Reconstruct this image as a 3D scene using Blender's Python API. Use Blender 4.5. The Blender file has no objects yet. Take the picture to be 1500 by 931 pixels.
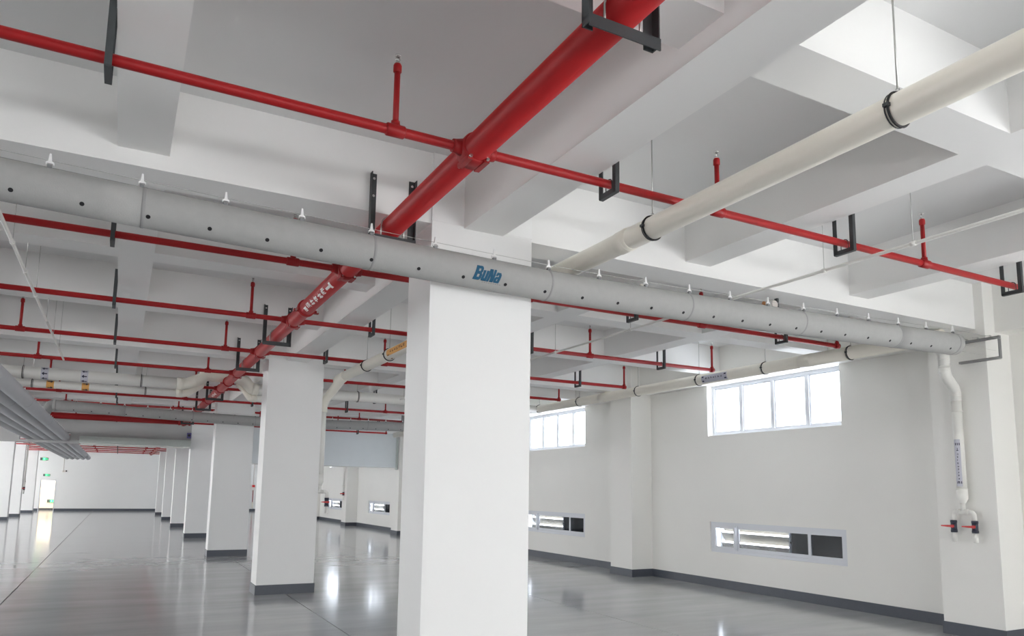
import bpy, bmesh, math, random
from mathutils import Vector, Matrix

# ------------------------------------------------------------------ camera, world, exposure
scn = bpy.context.scene
col = scn.collection
F_PX, CX, CY, IW, IH = 1074.26, 745.954, 575.743, 1500.0, 931.0
YAW, PITCH, ROLL = 0.48456, 0.13246, 0.01516
CAM = Vector((0, 0, 1.6))
fw = Vector((math.sin(YAW) * math.cos(PITCH), math.cos(YAW) * math.cos(PITCH), math.sin(PITCH)))
rt = Vector((math.cos(YAW), -math.sin(YAW), 0))
up = rt.cross(fw)
r2 = rt * math.cos(ROLL) + up * math.sin(ROLL)
u2 = -rt * math.sin(ROLL) + up * math.cos(ROLL)
cd = bpy.data.cameras.new('camera')
cd.sensor_fit = 'HORIZONTAL'
cd.sensor_width = 36.0
cd.lens = F_PX / IW * 36.0
cd.shift_x = (IW / 2 - CX) / IW
cd.shift_y = (CY - IH / 2) / IW
cd.clip_end = 400
cam = bpy.data.objects.new('camera', cd)
col.objects.link(cam)
m = Matrix((r2, u2, -fw)).transposed().to_4x4()
m.translation = CAM
cam.matrix_world = m
scn.camera = cam

world = bpy.data.worlds.new('world')
scn.world = world
world.use_nodes = True
bg = world.node_tree.nodes['Background']
bg.inputs[0].default_value = (0.97, 0.985, 1.0, 1)
bg.inputs[1].default_value = 8.0
scn.view_settings.view_transform = 'Standard'
scn.view_settings.look = 'None'
scn.view_settings.gamma = 1.0
scn.view_settings.use_curve_mapping = False
scn.view_settings.exposure = 1.36
scn.cycles.max_bounces = 14
scn.cycles.diffuse_bounces = 8
scn.cycles.transparent_max_bounces = 16

def portal(name, loc, rot, sx, sy):
    ld = bpy.data.lights.new(name, 'AREA')
    ld.shape = 'RECTANGLE'
    ld.size, ld.size_y = sx, sy
    ld.cycles.is_portal = True
    o = bpy.data.objects.new(name, ld)
    o.location = loc
    o.rotation_euler = rot
    col.objects.link(o)

# ------------------------------------------------------------------ materials
def mat(name, rgb, rough=0.6, metal=0.0, var=0.0, vscale=6.0, bump=0.0, bscale=60.0, spec=0.5, coat=0.0, emit=None):
    mt = bpy.data.materials.new(name)
    mt.use_nodes = True
    nt = mt.node_tree
    b = nt.nodes['Principled BSDF']
    b.inputs['Base Color'].default_value = (*rgb, 1)
    b.inputs['Roughness'].default_value = rough
    b.inputs['Metallic'].default_value = metal
    b.inputs['Specular IOR Level'].default_value = spec
    b.inputs['Coat Weight'].default_value = coat
    tc = nt.nodes.new('ShaderNodeTexCoord')
    if var > 0:
        n = nt.nodes.new('ShaderNodeTexNoise')
        n.inputs['Scale'].default_value = vscale
        n.inputs['Detail'].default_value = 5
        nt.links.new(tc.outputs['Object'], n.inputs['Vector'])
        mx = nt.nodes.new('ShaderNodeMix')
        mx.data_type = 'RGBA'
        mx.inputs['A'].default_value = (*[c * (1 - var) for c in rgb], 1)
        mx.inputs['B'].default_value = (*[min(1, c * (1 + var)) for c in rgb], 1)
        nt.links.new(n.outputs['Fac'], mx.inputs['Factor'])
        nt.links.new(mx.outputs['Result'], b.inputs['Base Color'])
    if bump > 0:
        n2 = nt.nodes.new('ShaderNodeTexNoise')
        n2.inputs['Scale'].default_value = bscale
        n2.inputs['Detail'].default_value = 4
        nt.links.new(tc.outputs['Object'], n2.inputs['Vector'])
        bp = nt.nodes.new('ShaderNodeBump')
        bp.inputs['Strength'].default_value = bump
        bp.inputs['Distance'].default_value = 0.01
        nt.links.new(n2.outputs['Fac'], bp.inputs['Height'])
        nt.links.new(bp.outputs['Normal'], b.inputs['Normal'])
    if emit:
        b.inputs['Emission Color'].default_value = (*emit[0], 1)
        b.inputs['Emission Strength'].default_value = emit[1]
    return mt

M = {}
M['paint'] = mat('white_wall_paint', (0.88, 0.88, 0.87), 0.75, var=0.02, vscale=1.5, bump=0.05, bscale=40)
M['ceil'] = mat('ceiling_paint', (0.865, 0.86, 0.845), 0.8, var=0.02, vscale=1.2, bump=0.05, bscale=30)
M['slab'] = mat('shade_toned_slab_paint', (0.775, 0.775, 0.77), 0.8, var=0.02, vscale=1.2, bump=0.05, bscale=30)  # darker than the beam paint: shade between the beams put into the colour
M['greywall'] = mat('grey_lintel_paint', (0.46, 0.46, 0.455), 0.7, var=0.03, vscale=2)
M['fsteel'] = mat('dull_grey_frame_steel', (0.25, 0.25, 0.25), 0.5, var=0.08, vscale=20)
M['warm'] = mat('warm_wall_paint', (0.88, 0.87, 0.835), 0.72, var=0.02, vscale=1.5, bump=0.05, bscale=40)
M['base'] = mat('charcoal_skirting_paint', (0.075, 0.085, 0.105), 0.45, var=0.12, vscale=12)
M['red'] = mat('red_pipe_enamel', (0.36, 0.010, 0.012), 0.45, var=0.10, vscale=9, spec=0.35)
M['redfit'] = mat('red_fitting_enamel', (0.33, 0.010, 0.012), 0.45, var=0.10, vscale=14, spec=0.35)
M['pvc'] = mat('cream_white_pvc', (0.84, 0.805, 0.715), 0.33, var=0.02, vscale=4)
M['pvcw'] = mat('white_pvc', (0.84, 0.83, 0.79), 0.30, var=0.02, vscale=4)
M['steel'] = mat('dark_grey_bracket_steel', (0.050, 0.055, 0.058), 0.5, var=0.15, vscale=20)
M['zinc'] = mat('galvanised_steel', (0.52, 0.52, 0.50), 0.35, metal=0.8, var=0.1, vscale=25)
M['chrome'] = mat('bright_metal', (0.75, 0.75, 0.74), 0.2, metal=1.0)
M['fabric'] = mat('grey_duct_fabric', (0.40, 0.40, 0.39), 0.8, var=0.07, vscale=18, bump=0.12, bscale=120, spec=0.25)
M['fabric2'] = mat('pale_grey_duct_fabric', (0.56, 0.565, 0.58), 0.6, var=0.05, vscale=14, bump=0.1, bscale=90, spec=0.3)
M['fabseam'] = mat('grey_duct_seam', (0.33, 0.33, 0.325), 0.8, var=0.06, vscale=30)
M['hole'] = mat('black_nozzle', (0.006, 0.006, 0.008), 0.7)
M['clipw'] = mat('white_clip_plastic', (0.85, 0.85, 0.84), 0.4)
M['clipg'] = mat('grey_clip_webbing', (0.22, 0.225, 0.23), 0.7)
M['blue'] = mat('blue_logo_print', (0.002, 0.085, 0.17), 0.7)
M['grey'] = mat('small_grey_print', (0.25, 0.24, 0.24), 0.7)
M['frame'] = mat('white_window_aluminium', (0.72, 0.74, 0.78), 0.35)
M['rubber'] = mat('black_rubber', (0.012, 0.012, 0.013), 0.6)
M['shut'] = mat('shutter_fabric', (0.70, 0.735, 0.75), 0.7, var=0.03, vscale=3)
M['shutbox'] = mat('grey_shutter_box', (0.52, 0.56, 0.53), 0.4, var=0.05, vscale=8)
M['lilac'] = mat('pale_lilac_label', (0.56, 0.56, 0.63), 0.5)
M['orange'] = mat('orange_label', (0.70, 0.36, 0.10), 0.5, var=0.08, vscale=30)
M['ink'] = mat('dark_print', (0.02, 0.02, 0.05), 0.6)
M['brown'] = mat('brown_print', (0.25, 0.10, 0.03), 0.6)
M['white'] = mat('white_print', (0.80, 0.78, 0.76), 0.6)
M['valve'] = mat('dark_blue_valve_plastic', (0.045, 0.05, 0.075), 0.4)
M['redh'] = mat('red_handle_plastic', (0.62, 0.02, 0.02), 0.4)
M['slat'] = mat('louvre_slat_glass', (0.36, 0.34, 0.29), 0.3, var=0.06, vscale=10)
M['mesh'] = mat('dark_insect_screen', (0.085, 0.09, 0.088), 0.6, var=0.1, vscale=80)
M['alarm'] = mat('alarm_box_white', (0.72, 0.66, 0.62), 0.5)
M['cream'] = mat('cream_corridor_paint', (0.85, 0.80, 0.72), 0.7)
M['green'] = mat('green_exit_light', (0.02, 0.45, 0.12), 0.5, emit=((0.05, 0.9, 0.25), 1.2))
M['signbody'] = mat('dark_sign_casing', (0.10, 0.13, 0.12), 0.4)
M['purple'] = mat('purple_alarm_plastic', (0.13, 0.11, 0.30), 0.5)
M['copper'] = mat('orange_brass', (0.50, 0.22, 0.08), 0.4, metal=0.5)

def glass_mat():
    mt = bpy.data.materials.new('tinted_window_glass')
    mt.use_nodes = True
    nt = mt.node_tree
    nt.nodes.clear()
    out = nt.nodes.new('ShaderNodeOutputMaterial')
    mix = nt.nodes.new('ShaderNodeMixShader')
    tr = nt.nodes.new('ShaderNodeBsdfTransparent')
    tr.inputs[0].default_value = (0.64, 0.66, 0.69, 1)
    gl = nt.nodes.new('ShaderNodeBsdfGlossy')
    gl.inputs['Roughness'].default_value = 0.03
    mix.inputs[0].default_value = 0.06
    nt.links.new(tr.outputs[0], mix.inputs[1])
    nt.links.new(gl.outputs[0], mix.inputs[2])
    nt.links.new(mix.outputs[0], out.inputs[0])
    return mt
M['glass'] = glass_mat()

def floor_mat():
    mt = bpy.data.materials.new('polished_grey_epoxy')
    mt.use_nodes = True
    nt = mt.node_tree
    b = nt.nodes['Principled BSDF']
    tc = nt.nodes.new('ShaderNodeTexCoord')
    mp = nt.nodes.new('ShaderNodeMapping')
    mp.inputs['Scale'].default_value = (0.35, 1.6, 1.0)
    nt.links.new(tc.outputs['Object'], mp.inputs['Vector'])
    n = nt.nodes.new('ShaderNodeTexNoise')
    n.inputs['Scale'].default_value = 1.3
    n.inputs['Detail'].default_value = 6
    n.inputs['Roughness'].default_value = 0.6
    nt.links.new(mp.outputs[0], n.inputs['Vector'])
    cr = nt.nodes.new('ShaderNodeValToRGB')
    cr.color_ramp.elements[0].position = 0.3
    cr.color_ramp.elements[0].color = (0.40, 0.405, 0.415, 1)
    cr.color_ramp.elements[1].position = 0.72
    cr.color_ramp.elements[1].color = (0.52, 0.525, 0.535, 1)
    nt.links.new(n.outputs['Fac'], cr.inputs[0])
    # pale scuffs
    v = nt.nodes.new('ShaderNodeTexNoise')
    mp2 = nt.nodes.new('ShaderNodeMapping')
    mp2.inputs['Scale'].default_value = (1.2, 14.0, 1.0)
    mp2.inputs['Rotation'].default_value = (0, 0, 0.15)
    nt.links.new(tc.outputs['Object'], mp2.inputs['Vector'])
    nt.links.new(mp2.outputs[0], v.inputs['Vector'])
    v.inputs['Scale'].default_value = 2.2
    v.inputs['Detail'].default_value = 3
    sr = nt.nodes.new('ShaderNodeValToRGB')
    sr.color_ramp.elements[0].position = 0.74
    sr.color_ramp.elements[0].color = (0, 0, 0, 1)
    sr.color_ramp.elements[1].position = 0.80
    sr.color_ramp.elements[1].color = (0.14, 0.14, 0.14, 1)
    nt.links.new(v.outputs['Fac'], sr.inputs[0])
    mx = nt.nodes.new('ShaderNodeMix')
    mx.data_type = 'RGBA'
    mx.inputs['B'].default_value = (0.5, 0.5, 0.5, 1)
    nt.links.new(sr.outputs[0], mx.inputs['Factor'])
    nt.links.new(cr.outputs[0], mx.inputs['A'])
    nt.links.new(mx.outputs['Result'], b.inputs['Base Color'])
    mr = nt.nodes.new('ShaderNodeMapRange')
    mr.inputs['To Min'].default_value = 0.085
    mr.inputs['To Max'].default_value = 0.145
    nt.links.new(n.outputs['Fac'], mr.inputs['Value'])
    nt.links.new(mr.outputs[0], b.inputs['Roughness'])
    b.inputs['Specular IOR Level'].default_value = 0.6
    n3 = nt.nodes.new('ShaderNodeTexNoise')
    n3.inputs['Scale'].default_value = 1.1
    n3.inputs['Detail'].default_value = 2
    nt.links.new(mp.outputs[0], n3.inputs['Vector'])
    bp = nt.nodes.new('ShaderNodeBump')
    bp.inputs['Strength'].default_value = 0.012
    bp.inputs['Distance'].default_value = 0.02
    nt.links.new(n3.outputs['Fac'], bp.inputs['Height'])
    bp.inputs['Strength'].default_value = 0.0
    return mt
M['floor'] = floor_mat()
M['joint'] = mat('dark_floor_joint', (0.05, 0.05, 0.05), 0.8)

# ------------------------------------------------------------------ mesh helpers
def wloc(o):
    v = Vector((0, 0, 0))
    while o is not None:
        v = v + o.location
        o = o.parent
    return v

class MB:
    def __init__(s):
        s.v = []
        s.f = []
        s.sm = []
    def box(s, x0, x1, y0, y1, z0, z1):
        b = len(s.v)
        s.v += [(x, y, z) for z in (z0, z1) for y in (y0, y1) for x in (x0, x1)]
        for q in ((0, 2, 3, 1), (4, 5, 7, 6), (0, 1, 5, 4), (2, 6, 7, 3), (0, 4, 6, 2), (1, 3, 7, 5)):
            s.f.append(tuple(b + i for i in q))
            s.sm.append(False)
        return s
    def tube(s, pts, r, n=16, caps=True):
        """sweep a circle along pts; r is a number or one radius per point"""
        pts = [Vector(p) for p in pts]
        k = len(pts)
        rs = r if isinstance(r, (list, tuple)) else [r] * k
        tg = []
        for i in range(k):
            a = pts[max(i - 1, 0)]
            c = pts[min(i + 1, k - 1)]
            d = c - a
            if d.length < 1e-9:
                d = tg[-1] if tg else Vector((0, 0, 1))
            tg.append(d.normalized())
        ref = Vector((0, 0, 1)) if abs(tg[0].z) < 0.9 else Vector((1, 0, 0))
        e1 = tg[0].cross(ref).normalized()
        b0 = len(s.v)
        for i in range(k):
            e1 = (e1 - tg[i] * e1.dot(tg[i]))
            e1.normalize()
            e2 = tg[i].cross(e1)
            for j in range(n):
                t = 2 * math.pi * j / n
                p = pts[i] + (e1 * math.cos(t) + e2 * math.sin(t)) * rs[i]
                s.v.append(tuple(p))
        for i in range(k - 1):
            for j in range(n):
                j2 = (j + 1) % n
                s.f.append((b0 + i * n + j, b0 + i * n + j2, b0 + (i + 1) * n + j2, b0 + (i + 1) * n + j))
                s.sm.append(True)
        if caps:
            s.f.append(tuple(b0 + j for j in reversed(range(n))))
            s.sm.append(False)
            s.f.append(tuple(b0 + (k - 1) * n + j for j in range(n)))
            s.sm.append(False)
        return s
    def ring(s, c, axis, R, r, n=24, m=8, a0=0.0, a1=2 * math.pi):
        """torus (or arc) about axis"""
        c = Vector(c)
        ax = Vector(axis).normalized()
        ref = Vector((0, 0, 1)) if abs(ax.z) < 0.9 else Vector((1, 0, 0))
        e1 = ax.cross(ref).normalized()
        e2 = ax.cross(e1)
        b0 = len(s.v)
        full = abs(a1 - a0 - 2 * math.pi) < 1e-6
        k = n if full else n + 1
        for i in range(k):
            t = a0 + (a1 - a0) * i / n
            d = e1 * math.cos(t) + e2 * math.sin(t)
            for j in range(m):
                u = 2 * math.pi * j / m
                s.v.append(tuple(c + d * (R + r * math.cos(u)) + ax * (r * math.sin(u))))
        for i in range(n):
            i2 = (i + 1) % k
            for j in range(m):
                j2 = (j + 1) % m
                s.f.append((b0 + i * m + j, b0 + i * m + j2, b0 + i2 * m + j2, b0 + i2 * m + j))
                s.sm.append(True)
        return s
    def poly(s, pts):
        b = len(s.v)
        s.v += [tuple(p) for p in pts]
        s.f.append(tuple(range(b, b + len(pts))))
        s.sm.append(False)
        return s
    def prism(s, pts, d):
        d = Vector(d)
        n = len(pts)
        b = len(s.v)
        s.v += [tuple(p) for p in pts] + [tuple(Vector(p) + d) for p in pts]
        s.f.append(tuple(range(b, b + n)))
        s.f.append(tuple(b + n + i for i in reversed(range(n))))
        s.sm += [False, False]
        for i in range(n):
            j = (i + 1) % n
            s.f.append((b + i, b + n + i, b + n + j, b + j))
            s.sm.append(False)
        return s
    def build(s, name, material, parent=None, bevel=0.0):
        me = bpy.data.meshes.new(name)
        off = wloc(parent)
        me.from_pydata([(a - off.x, b - off.y, c - off.z) for a, b, c in s.v], [], s.f)
        me.polygons.foreach_set('use_smooth', s.sm)
        me.materials.append(M[material])
        me.update()
        o = bpy.data.objects.new(name, me)
        col.objects.link(o)
        o.parent = parent
        if bevel:
            md = o.modifiers.new('bevel', 'BEVEL')
            md.width = bevel
            md.segments = 2
            md.limit_method = 'ANGLE'
        return o

def tag(o, label=None, cat=None, group=None, kind=None):
    if label: o['label'] = label
    if cat: o['category'] = cat
    if group: o['group'] = group
    if kind: o['kind'] = kind
    return o

def thing(name, label, cat, loc, group=None):
    o = bpy.data.objects.new(name, None)
    o.location = loc
    o.empty_display_size = 0.1
    col.objects.link(o)
    return tag(o, label, cat, group)

def kids(o):
    return [c for c in bpy.data.objects if c.parent == o]

def copy_tree(o, parent=None, loc=None, label=None):
    c = o.copy()
    col.objects.link(c)
    c.parent = parent
    if loc is not None: c.location = loc
    if label: c['label'] = label
    for ch in list(o.children):
        copy_tree(ch, c)
    return c

ORD = ['first', 'second', 'third', 'fourth', 'fifth', 'sixth', 'seventh', 'eighth', 'ninth', 'tenth', 'eleventh', 'twelfth',
       'thirteenth', 'fourteenth', 'fifteenth', 'sixteenth', 'seventeenth', 'eighteenth', 'nineteenth', 'twentieth',
       'twenty-first', 'twenty-second', 'twenty-third', 'twenty-fourth', 'twenty-fifth']

# ------------------------------------------------------------------ layout constants (metres)
GRID = 6.77
Y1 = 4.95                      # front face of the nearest column
XC0, XC1 = 1.93, 2.79          # column faces
ZG, ZS, ZSLAB = 3.585, 3.687, 4.138
XW, XP = 9.35, 8.85            # window wall, pilaster faces
YB, YF = -8.6, 52.34           # back and far walls
XL = -11.2                     # left wall
LEFT_TOP = 3.4
ROWS = [Y1 + GRID * k for k in range(-2, 8)]

# ------------------------------------------------------------------ floor
fl = MB().box(XL - .3, XW + .3, YB - .3, YF + .3, -0.25, -0.012).build('floor', 'joint')
tag(fl, kind='structure')
jx = [XL - .3, -8.1, -4.68, -1.27, 2.37, 5.78, XW + .3]
for a, b in zip(jx[:-1], jx[1:]):
    MB().box(a + .006, b - .006, YB - .3, YF + .3, -0.012, 0.0).build('floor_panel', 'floor', fl)

# ------------------------------------------------------------------ ceiling: slab, girders, beams
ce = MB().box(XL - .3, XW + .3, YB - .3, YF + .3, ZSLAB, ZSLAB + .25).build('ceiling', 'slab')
tag(ce, kind='structure')
GW = 0.33
for k, y in enumerate(ROWS):
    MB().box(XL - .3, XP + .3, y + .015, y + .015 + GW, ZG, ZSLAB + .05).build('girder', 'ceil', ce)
ylines = [(-11.35, -11.05, ZG), (-9.15, -8.85, ZS), (-6.93, -6.63, ZS), (-4.58, -4.24, ZG), (-2.41, -2.11, ZS), (-0.162, 0.133, ZS),
          (2.193, 2.528, ZG), (4.40, 4.695, ZS), (6.628, 6.925, ZS)]
for r in range(len(ROWS) - 1):
    ya, yb = ROWS[r] + .015 + GW, ROWS[r + 1] + .015
    for x0, x1, z in ylines:
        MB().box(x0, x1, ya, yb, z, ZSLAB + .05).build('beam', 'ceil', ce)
    edges = [XL - .3] + [e for l in ylines for e in l[:2]] + [9.05]
    f0 = ROWS[r] + 2.235
    f1 = ROWS[r] + 4.44
    if r == 1:          # the bay over the camera
        f0, f1 = ROWS[r] + 1.9, 2.196
    for fy in (f0, f1):
        for a, b in zip(edges[2::2], edges[3::2]):
            if b - a > .2:
                MB().box(a, b, fy, fy + .30, ZS, ZSLAB + .05).build('beam', 'ceil', ce)

# ------------------------------------------------------------------ walls
WIN0, WIN1 = 7.24, 10.03
UZ0, UZ1, LZ0, LZ1 = 2.637, 3.546, 0.596, 1.117
bays = [-2, -1, 0, 1, 2, 3, 4, 5, 6]
WT = 0.24
wins = []
for k in bays:
    a, b = WIN0 + GRID * k, WIN1 + GRID * k
    if a > 4 and b < YF: wins.append((k, a, b))
wr = MB()
# openings added in the unseen bays behind the camera, to let daylight in
ycur = YB - .3
for a, b in ((-7.4, -5.4), (-1.0, .4)):
    wr.box(XW, XW + WT, ycur, a, 0, ZSLAB).box(XW, XW + WT, a, b, 2.6, ZSLAB)
    portal('daylight_portal', (XW + .2, (a + b) / 2, 1.3), (0, math.radians(90), 0), 2.6, b - a)
    ycur = b
for k, a, b in wins:
    wr.box(XW, XW + WT, ycur, a, 0, ZSLAB)
    wr.box(XW, XW + WT, a, b, 0, LZ0)
    wr.box(XW, XW + WT, a, b, LZ1, UZ0)
    wr.box(XW, XW + WT, a, b, UZ1, ZSLAB)
    ycur = b
wr.box(XW, XW + WT, ycur, YF + .3, 0, ZSLAB)
wall_r = tag(wr.build('wall_right', 'warm'), kind='structure')
MB().box(9.06, XW, YB, YF, 3.55, ZSLAB).build('ring_beam', 'warm', wall_r)
bb = MB()
for k in range(-2, 7):
    y0 = 4.86 + GRID * k
    y1 = y0 + .70
    p = MB().box(XP, XW, y0, y1, 0, ZSLAB).build('pilaster', 'warm', wall_r, bevel=.004)
    bb.box(XP - .012, XW, y0 - .012, y1 + .012, 0, .143)
    if k >= 0: bb.box(XW - .012, XW, y1 + .012, y0 + GRID - .012, 0, .143)
tag(bb.build('baseboard_right', 'base'), kind='structure')

wf = MB()
DX0, DX1, DZ = -4.12, -3.38, 1.82
wf.box(XL - .3, DX0, YF, YF + .24, 0, ZSLAB).box(DX1, XW + .3, YF, YF + .24, 0, ZSLAB).box(DX0, DX1, YF, YF + .24, DZ, ZSLAB)
tag(wf.build('wall_far', 'paint'), kind='structure')
tag(MB().box(XL, DX0 - .04, YF - .014, YF, 0, .15).box(DX1 + .04, XW, YF - .014, YF, 0, .15).build('baseboard_far', 'base'), kind='structure')
# lit corridor behind the far doorway
cor = MB()
cor.box(DX0 - .7, DX1 + .7, YF + 1.9, YF + 2.0, 0, 2.5).box(DX0 - .8, DX0 - .7, YF + .24, YF + 2.0, 0, 2.5).box(DX1 + .7, DX1 + .8, YF + .24, YF + 2.0, 0, 2.5)
cor.box(DX0 - .8, DX1 + .8, YF + .24, YF + 2.0, 2.5, 2.6)
cw = tag(cor.build('wall_corridor', 'cream'), kind='structure')
tag(MB().box(DX0 - .7, DX1 + .7, YF + 1.885, YF + 1.9, 0, .12).build('baseboard_corridor', 'base'), kind='structure')
tag(MB().box(DX0 - .8, DX1 + .8, YF + .24, YF + 2.0, -.1, 0).build('floor_corridor', 'floor'), kind='structure')
dr = tag(MB().box(DX0 - .04, DX0, YF - .02, YF + .24, 0, DZ + .04).box(DX1, DX1 + .04, YF - .02, YF + .24, 0, DZ + .04)
         .box(DX0, DX1, YF - .02, YF + .24, DZ, DZ + .04).build('door_1', 'frame'), kind='structure')
ld = bpy.data.lights.new('corridor_lamp', 'AREA')
ld.size = 0.8
ld.energy = 22
ld.color = (1.0, .95, .90)
lo = bpy.data.objects.new('corridor_lamp', ld)
lo.location = ((DX0 + DX1) / 2, YF + 1.0, 2.45)
col.objects.link(lo)

# left and back walls out of view, openings added and sized to admit daylight
wl = MB()
for k in range(len(ROWS) - 1):
    ya, yb = ROWS[k], ROWS[k + 1]
    if k < 2:
        wl.box(XL - WT, XL, ya, yb, 0, ZSLAB)
        continue
    o0, o1 = ya + .9, yb - .4
    LEFT_BOT = 2.45 if k < 5 else 2.25
    wl.box(XL - WT, XL, ya, o0, 0, ZSLAB).box(XL - WT, XL, o1, yb, 0, ZSLAB).box(XL - WT, XL, o0, o1, 0, LEFT_BOT).box(XL - WT, XL, o0, o1, LEFT_TOP, ZSLAB)
    portal('daylight_portal', (XL - .2, (o0 + o1) / 2, (LEFT_BOT + LEFT_TOP) / 2), (0, math.radians(-90), 0), LEFT_TOP - LEFT_BOT, o1 - o0)
tag(wl.build('wall_left', 'paint'), kind='structure')
wb = MB()

ox = [(-4.4, .4), (4.0, 8.0)]
BT = 0.90
wb.box(XL - .3, XW + .3, YB - .24, YB, BT, ZSLAB)
xe = [XL - .3] + [e for p in ox for e in p] + [XW + .3]
for a, b in zip(xe[0::2], xe[1::2]):
    wb.box(a, b, YB - .24, YB, 0, BT)
tag(wb.build('wall_back', 'paint'), kind='structure')
for i, (a, b) in enumerate(ox):
    portal('daylight_portal', ((a + b) / 2, YB - .2, BT / 2), (math.radians(90), 0, 0), b - a, BT)

# ------------------------------------------------------------------ windows of the right wall
wn = 0
def upper_window(k, a, b, x, sgn):
    """x = inner wall face, sgn = direction to the outside"""
    global wn
    wn += 1
    lo_, hi_ = (lambda p, q: (min(x + sgn * p, x + sgn * q), max(x + sgn * p, x + sgn * q))), None
    X0, X1 = lo_(.12, .19)
    t = .055
    fr = MB().box(X0, X1, a, b, UZ0, UZ0 + t).box(X0, X1, a, b, UZ1 - t, UZ1).box(X0, X1, a, a + t, UZ0 + t, UZ1 - t).box(X0, X1, b - t, b, UZ0 + t, UZ1 - t)
    w = tag(fr.build('window_%d' % wn, 'frame'), kind='structure')
    n = 4
    pw = (b - a) / n
    for i in range(1, n):
        y = a + pw * i
        MB().box(X0, X1, y - .035, y + .035, UZ0 + t, UZ1 - t).build('mullion', 'frame', w)
    for i in range(n):
        y0, y1 = a + pw * i + .035, a + pw * (i + 1) - .035
        if i == 0: y0 = a + t
        if i == n - 1: y1 = b - t
        gx0, gx1 = lo_(.15, .156)
        MB().box(gx0, gx1, y0, y1, UZ0 + t, UZ1 - t).build('pane', 'glass', w)
        c0, c1 = lo_(.14, .165)
        s = MB()
        q = .022
        s.box(c0, c1, y0, y0 + q, UZ0 + t, UZ1 - t).box(c0, c1, y1 - q, y1, UZ0 + t, UZ1 - t)
        s.box(c0, c1, y0 + q, y1 - q, UZ0 + t, UZ0 + t + q).box(c0, c1, y0 + q, y1 - q, UZ1 - t - q, UZ1 - t)
        s.build('sash', 'frame', w)

def lower_window(k, a, b, x, sgn, detail=True):
    global wn
    wn += 1
    L = lambda p, q: (min(x + sgn * p, x + sgn * q), max(x + sgn * p, x + sgn * q))
    X0, X1 = L(.03, .10)
    t = .05
    fr = MB().box(X0, X1, a, b, LZ0, LZ0 + t).box(X0, X1, a, b, LZ1 - t, LZ1).box(X0, X1, a, a + t, LZ0 + t, LZ1 - t).box(X0, X1, b - t, b, LZ0 + t, LZ1 - t)
    w = tag(fr.build('window_%d' % wn, 'frame'), kind='structure')
    # three sliding sashes: far, middle, near
    cuts = [a + t, a + .71, b - .60, b - t]
    for i in range(3):
        y0, y1 = cuts[i], cuts[i + 1]
        S0, S1 = L(.035, .06) if i != 1 else L(.065, .09)
        q = .055
        if i == 1:
            y0 -= .03
            y1 += .03
        s = MB()
        s.box(S0, S1, y0, y0 + q, LZ0 + t, LZ1 - t).box(S0, S1, y1 - q, y1, LZ0 + t, LZ1 - t)
        s.box(S0, S1, y0 + q, y1 - q, LZ0 + t, LZ0 + t + q).box(S0, S1, y0 + q, y1 - q, LZ1 - t - q, LZ1 - t)
        so = s.build('sash', 'frame', w)
        G0, G1 = (S0 + S1) / 2 - .003, (S0 + S1) / 2 + .003
        MB().box(G0, G1, y0 + q, y1 - q, LZ0 + t + q, LZ1 - t - q).build('pane', 'glass', so)
        if i == 2:
            H0, H1 = L(.005, .035)
            MB().box(H0, H1, y0 + .005, y0 + .04, LZ0 + t + .03, LZ1 - t - .03).build('pull_handle', 'frame', so)
    # outer louvre
    if detail:
        xs = x + sgn * .20
        nsl = 3
        h = (LZ1 - LZ0) / nsl
        ysplit = a + 1.18
        for i in range(nsl):
            zc = LZ0 + h * (i + .5)
            sl = MB()
            dx, dzz = sgn * .045, .074
            pr_ = [(xs - dx, ysplit, zc + dzz), (xs + dx, ysplit, zc - dzz), (xs + dx + .006, ysplit, zc - dzz + .006), (xs - dx + .006, ysplit, zc + dzz + .006)]
            sl.prism(pr_, (0, b - .10 - ysplit, 0))
            sl.build('louvre_slat', 'slat', w)
        for yy in (ysplit - .03, b - .12):
            P0, P1 = L(.16, .24)
            MB().box(P0, P1, yy, yy + .035, LZ0, LZ1).build('louvre_post', 'frame', w)
        P0, P1 = L(.19, .20)
        MB().box(P0, P1, a, ysplit - .03, LZ0, LZ1).build('insect_screen', 'mesh', w)
        for i in range(3):
            zc = LZ0 + h * (i + .5)
            P0, P1 = L(.12, .16)
            MB().box(P0, P1, ysplit - .045, ysplit - .02, zc - .012, zc + .012).build('louvre_clip', 'chrome', w)

for k, a, b in wins:
    upper_window(k, a, b, XW, 1)
for k, a, b in wins:
    lower_window(k, a, b, XW, 1, detail=(0 <= k <= 5))
for k, a, b in wins:
    portal('daylight_portal', (XW + .235, (a + b) / 2, (UZ0 + UZ1) / 2), (0, math.radians(90), 0), UZ1 - UZ0, b - a)
    if k < 6: portal('daylight_portal', (XW + .26, (a + b) / 2, (LZ0 + LZ1) / 2), (0, math.radians(90), 0), LZ1 - LZ0, b - a)

# ------------------------------------------------------------------ columns
def column(x0, x1, y0, label, d=.47):
    t = thing('column', label, 'column', ((x0 + x1) / 2, y0 + d / 2, 0), 'white square columns')
    MB().box(x0, x1, y0, y0 + d, 0, ZG + .02).build('shaft', 'paint', t, bevel=.004)
    MB().box(x0 - .012, x1 + .012, y0 - .012, y0 + d + .012, 0, .143).build('baseboard', 'base', t)
    return t
clabs = ['nearest large white square column behind the logo air duct',
         'second white square column from the front with dark base and drain pipe beside it',
         'third white square column from the front in the middle row',
         'fourth white square column of the middle row at the grey shutter box',
         'fifth white square column of the middle row just beyond the shutter box',
         'sixth white square column of the middle row',
         'last visible white square column of the middle row before the far wall']
for k in range(7):
    y = Y1 + GRID * k
    t = column(XC0, XC1, y, clabs[k])
    # the shaft stands proud of the girder right up to the slab
    MB().box(XC0, XC1, y, y + .016, ZG + .02, ZSLAB).build('shaft_head', 'paint', t)
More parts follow.
